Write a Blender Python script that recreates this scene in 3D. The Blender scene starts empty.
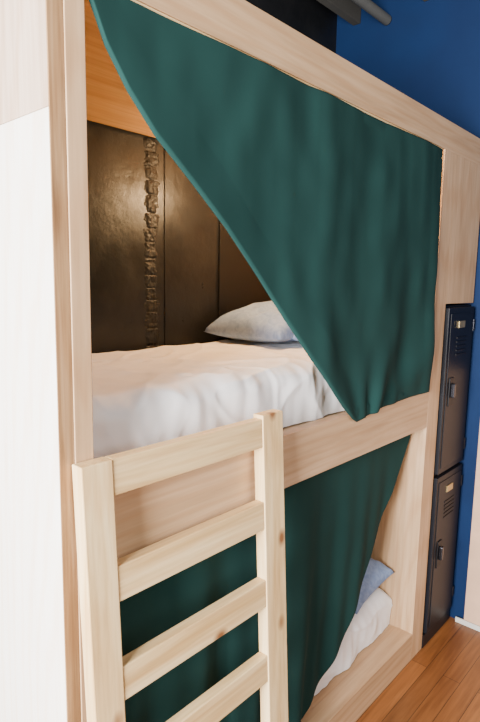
import bpy, math, random
from mathutils import Vector, Matrix, noise
random.seed(3)
ZO=0.30   # floor at world z=0
f=548.0
X=Vector((500,69,-f)).normalized()
Z=Vector((70,3845,f)).normalized()
Z=(Z-X*Z.dot(X)).normalized()
Y=Z.cross(X)
R=Matrix((X,Y,Z))
cam=bpy.data.objects.new("camera",bpy.data.cameras.new("camera"))
bpy.context.collection.objects.link(cam)
cam.matrix_world=Matrix.Translation(Vector((0,-1.08,1.66+ZO)))@R.to_4x4()
bpy.context.scene.camera=cam
cam.data.sensor_fit='VERTICAL';cam.data.sensor_height=24;cam.data.lens=f/722*24
cam.data.clip_start=0.02

# ---------------------------------------------------------------- materials
def newmat(name,rough=.5,metal=0):
    m=bpy.data.materials.new(name);m.use_nodes=True
    nt=m.node_tree;b=nt.nodes["Principled BSDF"]
    b.inputs["Roughness"].default_value=rough;b.inputs["Metallic"].default_value=metal
    return m,nt,b
def ramp(nt,fac,stops):
    r=nt.nodes.new("ShaderNodeValToRGB")
    els=r.color_ramp.elements
    els[0].position=stops[0][0];els[0].color=(*stops[0][1],1)
    els[1].position=stops[-1][0];els[1].color=(*stops[-1][1],1)
    for p,c in stops[1:-1]:
        e=els.new(p);e.color=(*c,1)
    nt.links.new(fac,r.inputs[0]);return r.outputs[0]
def coords(nt,scale,rot=(0,0,0)):
    t=nt.nodes.new("ShaderNodeTexCoord");mp=nt.nodes.new("ShaderNodeMapping")
    mp.inputs["Scale"].default_value=scale;mp.inputs["Rotation"].default_value=rot
    nt.links.new(t.outputs["Object"],mp.inputs[0]);return mp.outputs[0]
def ntex(nt,vec,scale,detail=6,rough=.55,dist=0):
    n=nt.nodes.new("ShaderNodeTexNoise");n.inputs["Scale"].default_value=scale
    n.inputs["Detail"].default_value=detail;n.inputs["Roughness"].default_value=rough
    n.inputs["Distortion"].default_value=dist
    nt.links.new(vec,n.inputs["Vector"]);return n.outputs["Fac"]
def bump(nt,b,h,strength=.2,dist=.01):
    n=nt.nodes.new("ShaderNodeBump");n.inputs["Strength"].default_value=strength
    n.inputs["Distance"].default_value=dist
    nt.links.new(h,n.inputs["Height"]);nt.links.new(n.outputs[0],b.inputs["Normal"])
def mix(nt,fac,a,c,mode='MIX'):
    m=nt.nodes.new("ShaderNodeMix");m.data_type='RGBA';m.blend_type=mode
    if isinstance(fac,float): m.inputs[0].default_value=fac
    else: nt.links.new(fac,m.inputs[0])
    for i,v in ((6,a),(7,c)):
        if isinstance(v,tuple): m.inputs[i].default_value=(*v,1)
        else: nt.links.new(v,m.inputs[i])
    return m.outputs[2]
def wood(name,lo,mid,hi,axis,rough=.5,stretch=14,scale=1.6,knots=0,fine_lo=.86,ring=.93):
    m,nt,b=newmat(name,rough)
    s=[stretch]*3;s['xyz'.index(axis)]=1.0
    v=coords(nt,tuple(s))
    n=ntex(nt,v,scale,8,.6,.6)
    col=ramp(nt,n,[(.3,lo),(.5,mid),(.7,hi)])
    s3=[stretch*7]*3;s3['xyz'.index(axis)]=3.0
    fine=ramp(nt,ntex(nt,coords(nt,tuple(s3)),1.0,3,.5),[(.3,(fine_lo,fine_lo-.03,fine_lo-.06)),(.6,(1,1,1))])
    col=mix(nt,1.0,col,fine,'MULTIPLY')
    s4=[3.0]*3;s4['xyz'.index(axis)]=.35
    wv=nt.nodes.new("ShaderNodeTexWave");wv.wave_type='RINGS';wv.inputs["Scale"].default_value=3
    wv.inputs["Distortion"].default_value=7;wv.inputs["Detail"].default_value=3;wv.inputs["Detail Scale"].default_value=1.2
    nt.links.new(coords(nt,tuple(s4)),wv.inputs["Vector"])
    col=mix(nt,1.0,col,ramp(nt,wv.outputs["Fac"],[(.0,(ring,ring-.05,ring-.10)),(.5,(1,1,1))]),'MULTIPLY')
    if knots:
        vv=nt.nodes.new("ShaderNodeTexVoronoi");vv.inputs["Scale"].default_value=1.0
        s2=[8]*3;s2['xyz'.index(axis)]=5
        nt.links.new(coords(nt,tuple(s2)),vv.inputs["Vector"])
        k=ramp(nt,vv.outputs["Distance"],[(knots*.4,(1,1,1)),(knots,(0,0,0))])
        col=mix(nt,k,col,(.24,.10,.035))
    nt.links.new(col,b.inputs["Base Color"])
    bump(nt,b,n,.12,.004)
    return m
PX=wood("plywood_x",(.48,.30,.16),(.58,.38,.215),(.66,.45,.27),'x',scale=1.1,stretch=9)
PZ=wood("plywood_z",(.48,.30,.16),(.58,.38,.215),(.66,.45,.27),'z',scale=1.1,stretch=9)
PZD=wood("plywood_edge",(.20,.10,.04),(.38,.22,.10),(.54,.34,.18),'z',scale=1.8,stretch=22)
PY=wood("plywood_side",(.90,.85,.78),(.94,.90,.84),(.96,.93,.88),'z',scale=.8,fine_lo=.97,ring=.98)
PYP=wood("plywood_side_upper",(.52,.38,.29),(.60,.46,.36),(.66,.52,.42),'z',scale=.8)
PINEX=wood("pine_x",(.63,.41,.17),(.79,.57,.29),(.87,.67,.38),'x',scale=1.4,knots=.18)
PINEZ=wood("pine_z",(.63,.41,.17),(.79,.57,.29),(.87,.67,.38),'z',scale=1.4,knots=.19)
CEILW=wood("bunk_ceiling_wood",(.50,.27,.09),(.60,.34,.12),(.66,.39,.16),'x',scale=1)

def cloth(name,c1,c2,rough=.9,weave=900,sheen=.3,spec=.5):
    m,nt,b=newmat(name,rough)
    v=coords(nt,(1,1,1))
    n=ntex(nt,v,3,4)
    nt.links.new(ramp(nt,n,[(.3,c1),(.7,c2)]),b.inputs["Base Color"])
    bump(nt,b,ntex(nt,v,weave,2),.12,.001)
    b.inputs["Sheen Weight"].default_value=sheen
    b.inputs["Specular IOR Level"].default_value=spec
    return m
GREEN=cloth("green_canvas",(.0095,.038,.035),(.0125,.047,.043),.95,sheen=0,spec=.15)
SHEET=cloth("white_sheet",(.90,.89,.90),(.93,.92,.93),.6)
m,nt,b=newmat("pillow_print",.85)
v=coords(nt,(1,1,1))
n=ntex(nt,v,26,3,.5,1.5)
nt.links.new(ramp(nt,n,[(.35,(.18,.27,.48)),(.6,(.25,.35,.56))]),b.inputs["Base Color"])
PILLOW=m
m,nt,b=newmat("blue_wall_paint",.7)
v=coords(nt,(1,1,1));n=ntex(nt,v,2.5,4)
nt.links.new(ramp(nt,n,[(.3,(.0015,.014,.058)),(.7,(.002,.019,.074))]),b.inputs["Base Color"])
b.inputs["Specular IOR Level"].default_value=.2
bump(nt,b,ntex(nt,v,60,3),.1,.003);BLUE=m
def masonry(name,k,r0,r1,bs,spec):
    m,nt,b=newmat(name,.34)
    v=coords(nt,(1,1,1));n=ntex(nt,v,3.2,7,.65,.3)
    nt.links.new(ramp(nt,n,[(.3,(.009*k,.010*k,.012*k)),(.55,(.015*k,.0155*k,.017*k)),(.75,(.025*k,.023*k,.022*k))]),b.inputs["Base Color"])
    n2=ntex(nt,v,7,9,.6)
    nt.links.new(ramp(nt,n2,[(.3,(r0,)*3),(.7,(r1,)*3)]),b.inputs["Roughness"])
    b.inputs["Specular IOR Level"].default_value=spec
    bump(nt,b,n2,bs,.010);return m
MASON=masonry("dark_painted_masonry",.8,.27,.46,.45,.30)
RIDGE=masonry("dark_painted_brick",.8,.42,.62,.35,.28)
m,nt,b=newmat("floor_planks",.35)
v=coords(nt,(1,1,1))
br=nt.nodes.new("ShaderNodeTexBrick");nt.links.new(v,br.inputs["Vector"])
br.inputs["Scale"].default_value=1;br.inputs["Brick Width"].default_value=1.3;br.inputs["Row Height"].default_value=.085
br.inputs["Mortar Size"].default_value=.0015;br.inputs["Color1"].default_value=(.33,.125,.035,1)
br.inputs["Color2"].default_value=(.21,.078,.022,1);br.inputs["Mortar"].default_value=(.05,.02,.008,1)
v2=coords(nt,(1,16,16));n=ntex(nt,v2,2.2,7,.6,.5)
g=ramp(nt,n,[(.3,(.5,.45,.4)),(.65,(1,1,1))])
nt.links.new(mix(nt,1.0,br.outputs["Color"],g,'MULTIPLY'),b.inputs["Base Color"]);FLOOR=m
def plain(name,c,rough=.5,metal=0,spec=.5):
    m,nt,b=newmat(name,rough,metal)
    v=coords(nt,(1,1,1));n=ntex(nt,v,8,4)
    nt.links.new(ramp(nt,n,[(.3,tuple(x*.85 for x in c)),(.7,c)]),b.inputs["Base Color"])
    b.inputs["Specular IOR Level"].default_value=spec
    return m
LOCK=plain("locker_enamel",(.005,.006,.010),.45,.0,.28)
LOCKD=plain("locker_dark",(.003,.003,.005),.5,0,.3)
PIER=plain("dark_pier_paint",(.007,.007,.008),.5,0,.3)
BRASS=plain("label_plate",(.55,.42,.20),.35,.8)
STEEL=plain("steel",(.05,.05,.06),.3,.9)
JOIST=plain("old_joist",(.07,.065,.055),.9)
PIPE=plain("grey_pipe",(.12,.12,.11),.6)
PLAST=plain("peach_plaster",(.62,.39,.26),.8)
WHITE=plain("white_trim",(.6,.58,.54),.6)
SUB=plain("subfloor_dark",(.03,.024,.02),.9)
BRASSL=plain("lamp_metal",(.3,.22,.1),.3,.9)

# ---------------------------------------------------------------- mesh helpers
def link(o,parent=None):
    bpy.context.collection.objects.link(o)
    if parent: o.parent=parent
    return o
def meshobj(name,verts,faces,mat,parent=None,smooth=False):
    me=bpy.data.meshes.new(name)
    me.from_pydata([(a,b_,c+ZO) for a,b_,c in verts],[],faces)
    me.materials.append(mat)
    if smooth:
        for p in me.polygons:p.use_smooth=True
    me.update()
    return link(bpy.data.objects.new(name,me),parent)
def box(name,x0,x1,y0,y1,z0,z1,mat,parent=None,bev=.002):
    vs=[(x,y,z) for x in (x0,x1) for y in (y0,y1) for z in (z0,z1)]
    fs=[(0,1,3,2),(4,6,7,5),(0,4,5,1),(2,3,7,6),(0,2,6,4),(1,5,7,3)]
    o=meshobj(name,vs,fs,mat,parent)
    if bev:
        m=o.modifiers.new("bev",'BEVEL');m.width=bev;m.segments=2
    return o
def empty(name):
    o=bpy.data.objects.new(name,None);return link(o)
def grid(name,fn,nu,nv,mat,parent=None,thick=0):
    vs=[fn(i/nu,j/nv) for i in range(nu+1) for j in range(nv+1)]
    fs=[(i*(nv+1)+j,(i+1)*(nv+1)+j,(i+1)*(nv+1)+j+1,i*(nv+1)+j+1) for i in range(nu) for j in range(nv)]
    o=meshobj(name,vs,fs,mat,parent,True)
    if thick:
        m=o.modifiers.new("sol",'SOLIDIFY');m.thickness=thick;m.offset=0
    return o
def cyl(name,p0,p1,r,mat,parent=None,n=20):
    p0=Vector(p0);p1=Vector(p1);d=(p1-p0).normalized()
    a=d.orthogonal().normalized();b_=d.cross(a)
    vs=[];fs=[]
    for p in (p0,p1):
        for i in range(n):
            t=2*math.pi*i/n;vs.append(tuple(p+a*r*math.cos(t)+b_*r*math.sin(t)))
    for i in range(n): fs.append((i,(i+1)%n,n+(i+1)%n,n+i))
    fs.append(tuple(range(n))[::-1]);fs.append(tuple(range(n,2*n)))
    return meshobj(name,vs,fs,mat,parent,False)

FZ=-.30; CZ=3.25; YB=.97; XW=3.125
# ---------------------------------------------------------------- room
box("floor",-3,XW+.1,-3.2,YB+.1,FZ-.1,FZ,FLOOR,bev=0)
wb=box("wall_back",-1.0,XW,YB,YB+.15,FZ,CZ+.14,MASON,bev=0)
box("wall_right",XW,XW+.12,-3.2,YB+.15,FZ,CZ+.14,BLUE,bev=0)
box("ceiling",-1.0,XW+.1,-3.2,YB+.15,CZ+.14,CZ+.24,SUB,bev=0)
cj=empty("ceiling_joists")
for i,yy in enumerate([-1.9,-1.45,-1.0,-.55,-.1,.35,.8]):
    box("joist_%d"%i,-1.0,XW-.002,yy,yy+.05,CZ-.02,CZ+.138,JOIST,cj)
cp=empty("ceiling_pipe")
cyl("pipe_run",(-1.0,.62,CZ-.055),(XW-.01,.62,CZ-.055),.028,PIPE,cp)
cyl("pipe_branch",(2.2,.62,CZ-.055),(2.2,-1.5,CZ-.055),.02,PIPE,cp)
box("trim_1",XW-.018,XW-.001,-1.2,-.085,FZ,1.2,PLAST)
box("baseboard_right",XW-.03,XW-.019,-1.2,-.04,FZ,FZ+.03,WHITE)
def ridge(u,v):
    z=1.17+v*(2.30-1.17)
    course=z/.068+.5*noise.noise(Vector((2,0,z*5)))
    k=int(math.floor(course));fr=course-k
    rnd=random.Random(k*7+1).random()
    w=.042+.014*rnd+.012*noise.noise(Vector((0,0,z*30)))+.008*noise.noise(Vector((0,0,z*90)))
    joint=1-.6*math.exp(-((fr-.05)/.08)**2)
    x=1.648+.008*(rnd-.5)*2+.006*noise.noise(Vector((7,0,z*20)))+(u-.5)*2*w
    e=abs(u-.5)*2
    prof=1 if e<.5 else max(0,(1-e)/.5)
    n=noise.noise(Vector((x*35,z*30,1)))+.6*noise.noise(Vector((x*90,z*85,5)))
    y=YB+.003-prof*max(.002,(.007*joint+.003*rnd+.005*n))
    return (x,y,z)
grid("masonry_ridge",ridge,30,420,RIDGE,wb)
box("seam_strip",1.722,1.730,YB-.004,YB,1.16,2.3,LOCKD,wb)
box("masonry_pier",2.09,2.585,YB-.012,YB,1.16,2.3,PIER,wb)

# ---------------------------------------------------------------- bunk bed frame
bb=empty("bunk_bed")
TX0,TX1=.604,3.105
JR=2.59
YP=YB-.02
box("side_panel",TX0,.64,0,YP,FZ,2.008,PY,bb)
box("side_panel_front_edge",TX0,.641,-.004,.0,FZ,2.418,PZD,bb,.001)
box("side_panel_upper",TX0+.006,.64,.0,YP,2.012,2.42,PYP,bb)
box("post_front_left",.6415,.69,-.006,.04,FZ,2.418,PZ,bb)
box("beam_top",.69,TX1,0,.04,2.29,2.42,PX,bb)
box("beam_middle",.69,JR,0,.05,.967,1.155,PX,bb)
box("beam_bottom",.69,JR,-.0,.09,FZ,-.148,PX,bb)
box("post_front_right",JR,2.722,0,.04,FZ,2.29,PZ,bb,.001)
box("panel_above_locker",2.722,TX1,0,.04,1.575,2.29,PZ,bb,.001)
box("partition_right",JR,JR+.02,.04,YP,FZ,2.29,PZ,bb)
box("roof_panel",.64,TX1,.04,YP,2.30,2.32,CEILW,bb)
box("end_panel_right",TX1-.02,TX1,.32,YP,FZ,2.30,PZ,bb)
box("platform_upper",.64,JR,.05,YP,1.12,1.14,PX,bb)
box("platform_lower",.64,JR,.09,YP,-.172,-.152,PX,bb)
box("curtain_rail",.70,2.57,.003,.020,2.274,2.289,PINEX,bb)

# ---------------------------------------------------------------- mattresses
def mattress(name,x0,x1,y0,y1,z0,z1,seed,mat,r=.075):
    H=z1-z0
    def path(v):
        segs=[H-r,math.pi*r/2,(y1-y0)-2*r,math.pi*r/2,H-r]
        L=sum(segs);s=v*L
        if s<segs[0]: return y0,z0+s,-1,0
        s-=segs[0]
        if s<segs[1]:
            a=s/r;return y0+r-r*math.cos(a),z1-r+r*math.sin(a),-math.cos(a),math.sin(a)
        s-=segs[1]
        if s<segs[2]: return y0+r+s,z1,0,1
        s-=segs[2]
        if s<segs[3]:
            a=s/r;return y1-r+r*math.sin(a),z1-r+r*math.cos(a),math.sin(a),math.cos(a)
        s-=segs[3]
        return y1,z1-r-s,1,0
    def fn(u,v):
        x=x0+u*(x1-x0);y,z,ny,nz=path(v)
        front=max(0,-ny)
        n1=noise.noise(Vector((x*2.2+seed,y*2.6,seed)))
        q=Vector((x*3.4+y*4+seed,y*2.5-x*1.2+z*5,seed*2))
        rd=1-abs(noise.noise(q))*3.5
        q2=Vector((x*2.6-y*5,y*2+x*2+z*6,seed*3))
        rd2=1-abs(noise.noise(q2))*5
        q3=Vector((x*7+y*2,y*9-z*5,seed*5))
        rd3=1-abs(noise.noise(q3))*4
        w=.007*n1+.007*max(0,rd)**1.6+.006*max(0,rd2)**1.6+.004*max(0,rd3)
        drape=front*(.006*math.sin(x*25+z*14+3*noise.noise(Vector((x*3,seed,0))))+.006*noise.noise(Vector((x*20,z*6,seed))))
        d=w-.011+drape
        e=min(u,1-u)*(x1-x0)
        k=1 if e>.05 else math.sin(max(e,0)/.05*math.pi/2)
        zz=z+nz*d-(1-k)*.03*nz
        return (x,y+ny*d,zz)
    return grid(name,fn,300,200,mat)
mattress("mattress",.695,2.585,.075,.935,1.145,1.372,1.3,SHEET)
mattress("mattress",.695,2.585,.115,.935,-.147,.060,5.1,SHEET)
# ---------------------------------------------------------------- pillows
def pillow(name,c,lx,ly,th,rot,tilt,seed):
    M=Matrix.Rotation(rot,4,'Z')@Matrix.Rotation(tilt,4,'Y')
    n=48;vs=[];fs=[];idx={}
    for s in (1,-1):
        for i in range(n+1):
            for j in range(n+1):
                a=-1+2*i/n;b_=-1+2*j/n
                if s==-1 and (i in(0,n) or j in (0,n)): idx[(s,i,j)]=idx[(1,i,j)];continue
                h=((1-a*a)*(1-b_*b_))**.42
                pinch=1-.07*(1-abs(a)**2)*abs(b_)**3
                pinch2=1-.07*(1-abs(b_)**2)*abs(a)**3
                x=a*lx/2*pinch2;y=b_*ly/2*pinch
                w=.014*noise.noise(Vector((x*9+seed,y*9,s)))+.014*max(0,1-3*abs(noise.noise(Vector((x*6,y*10+seed,s*3)))))
                z=s*(h*th/2*(1 if s>0 else .45))+ (w*min(1,h*2) if s>0 else 0)
                p=M@Vector((x,y,z))
                idx[(s,i,j)]=len(vs);vs.append((p.x+c[0],p.y+c[1],p.z+c[2]))
        for i in range(n):
            for j in range(n):
                q=[idx[(s,i,j)],idx[(s,i+1,j)],idx[(s,i+1,j+1)],idx[(s,i,j+1)]]
                fs.append(tuple(q if s>0 else q[::-1]))
    return meshobj(name,vs,fs,PILLOW,None,True)
pillow("pillow",(2.225,.68,1.434),.56,.50,.25,.0,-.08,2)
pillow("pillow",(2.30,.285,1.425),.50,.34,.18,.0,-.08,4)
pillow("pillow",(2.382,.375,.132),.39,.53,.23,0,-.16,6)

# ---------------------------------------------------------------- curtains
def interp(tab,x):
    for (a,fa),(b_,fb) in zip(tab,tab[1:]):
        if x<=b_: 
            t=(x-a)/(b_-a);return fa+(fb-fa)*max(0,t)
    return tab[-1][1]
HY=[(.695,2.262),(.71,2.235),(.742,2.165),(.80,2.085),(.879,2.003),(1.0,1.912),(1.126,1.810),(1.27,1.675),(1.412,1.535),(1.6,1.36),(1.774,1.20),(1.85,1.140),(1.885,1.122),(1.93,1.131),(2.1,1.150),(2.57,1.160)]
def upcurt(u,v):
    x=.696+u*(2.555-.696)
    zt=2.279;zb=interp(HY,x)
    z=zt+(zb-zt)*v
    dep=(zt-z)/1.15
    ang=math.atan2(x-1.95,(z-1.0))
    fold=.010*math.sin(x*11+1.6*math.sin(x*3)+.8*z)*dep**.7
    fold+=.0035*math.sin(x*34+2*noise.noise(Vector((x*1.2,0,z*1.2))))*dep
    fold+=.009*math.sin(ang*11)*max(0,1-(z-1.12)/.75)
    fold+=.015*noise.noise(Vector((x*2.8,z*1.3,4)))
    fold+=.005*noise.noise(Vector((x*9,z*6,14)))
    d=(z-zb)
    hyp=min(1,max(0,d/.15)) if x<1.95 else 1
    y=-.006-.012*dep+fold*(.25+.75*hyp)
    if x<1.9: y+=.008*max(0,1-d/.012)**2
    if z<1.18: y=min(y,-.010)
    y=min(y,0.0 if z>2.25 else .03)
    return (x-.02*dep*max(0,(x-2.2)/.35),y,z)
grid("curtain",upcurt,320,130,GREEN,None,.0025)
LY=[(.695,-.14),(1.73,-.14),(1.79,-.10),(1.984,.105),(2.11,.265),(2.24,.445),(2.40,.67),(2.50,.825),(2.575,.945)]
def locurt(u,v):
    x=.697+u*(2.58-.697)
    zt=.985;zb=interp(LY,x)
    z=zt+(zb-zt)*v
    dep=(zt-z)/1.1
    g=x+.15*dep*(x-1.2)
    fold=.018*math.sin(g*17+1.5*math.sin(g*4+1))*(.3+dep)+.008*math.sin(g*43)*dep
    fold+=.014*noise.noise(Vector((x*2.8,z*1.5,8)))+.004*noise.noise(Vector((x*9,z*6,14)))
    y=.068+fold*.9
    return (x,min(y,.100),z)
grid("curtain",locurt,300,110,GREEN,None,.0025)

# ---------------------------------------------------------------- ladder
ld=empty("bunk_ladder")
LEAN=.06
def lbox(name,x0,x1,z0,z1,mat,off=0,dy=.04):
    o=box(name,x0,x1,0,dy,z0,z1,mat,ld,.003)
    for vt in o.data.vertices:
        zz=vt.co.z-ZO
        vt.co.y+=-.0475-(1.255-zz)*LEAN+off
    return o
lbox("leg_left",.630,.713,FZ,1.250,PINEZ)
lbox("leg_right",1.255,1.354,FZ,1.262,PINEZ)
for i,zt in enumerate([1.25,.99,.738,.487,.235,-.017]):
    lbox("rung_%d"%(i+1),.7135,1.2545,zt-.088,zt,PINEX,.003,.034)

# ---------------------------------------------------------------- locker
lk=empty("metal_locker")
lx0,lx1=2.726,3.10
box("body",lx0,lx1,.012,.30,FZ,1.565,LOCKD,lk)
box("base_plinth",lx0,lx1,-.004,.012,FZ,-.225,LOCK,lk)
for k,(z0,z1) in enumerate([(-.215,.665),(.685,1.555)]):
    box("door_%d"%k,lx0+.012,lx1-.012,-.016,.010,z0,z1,LOCK,lk,.004)
    box("door_inset_%d"%k,lx0+.035,lx1-.035,-.020,-.015,z0+.03,z1-.03,LOCK,lk,.004)
    for s in range(5):
        box("louver_%d_%d"%(k,s),lx0+.12,lx1-.12,-.024,-.019,z1-.16-s*.022,z1-.152-s*.022,LOCKD,lk,.001)
    box("label_%d"%k,lx0+.135,lx0+.215,-.025,-.019,z1-.105,z1-.070,BRASS,lk,.001)
    zc=(z0+z1)/2
    box("handle_plate_%d"%k,lx0+.06,lx0+.115,-.026,-.018,zc-.075,zc+.075,LOCKD,lk,.003)
    box("handle_%d"%k,lx0+.075,lx0+.10,-.045,-.024,zc-.03,zc+.045,STEEL,lk,.005)
    for hz in (z0+.1,z1-.1):
        cyl("hinge_%d"%k,(lx1-.008,-.014,hz-.03),(lx1-.008,-.014,hz+.03),.006,STEEL,lk)

# ---------------------------------------------------------------- lamps
lamp=empty("bulb_lamp")
cyl("ceiling_rose",(1.95,.55,2.285),(1.95,.55,2.299),.045,BRASSL,lamp)
cyl("socket",(1.95,.55,2.15),(1.95,.55,2.286),.014,BRASSL,lamp)
def light(name,kind,loc,power,color,size=.1,target=None,parent=None):
    l=bpy.data.lights.new(name,kind);l.energy=power;l.color=color
    if kind=='AREA': l.shape='SQUARE';l.size=size
    else: l.shadow_soft_size=size
    o=bpy.data.objects.new(name,l);o.location=(loc[0],loc[1],loc[2]+ZO)
    if target:
        d=Vector((target[0],target[1],target[2]+ZO))-o.location
        o.rotation_euler=d.to_track_quat('-Z','Y').to_euler()
    link(o,parent);return o
light("lamp_bulb",'POINT',(1.95,.55,2.10),42,(1,.62,.29),.035,None,lamp)
light("lower_bunk_light",'POINT',(1.7,.5,.8),4.5,(1,.74,.52),.05)  # small warm point light inside the lower bunk, no fixture modelled
light("window_light",'AREA',(-2.5,-.75,1.7),900,(1,.98,.96),1.6,(1.2,.1,1.1))
light("front_fill",'AREA',(.9,-3.0,2.4),58,(1,.95,.90),2.0,(1.9,0,.8))  # soft fill added behind the camera to brighten the front faces
w=bpy.data.worlds.new("world");bpy.context.scene.world=w;w.use_nodes=True
w.node_tree.nodes["Background"].inputs[0].default_value=(1,.98,.96,1)
w.node_tree.nodes["Background"].inputs[1].default_value=.17
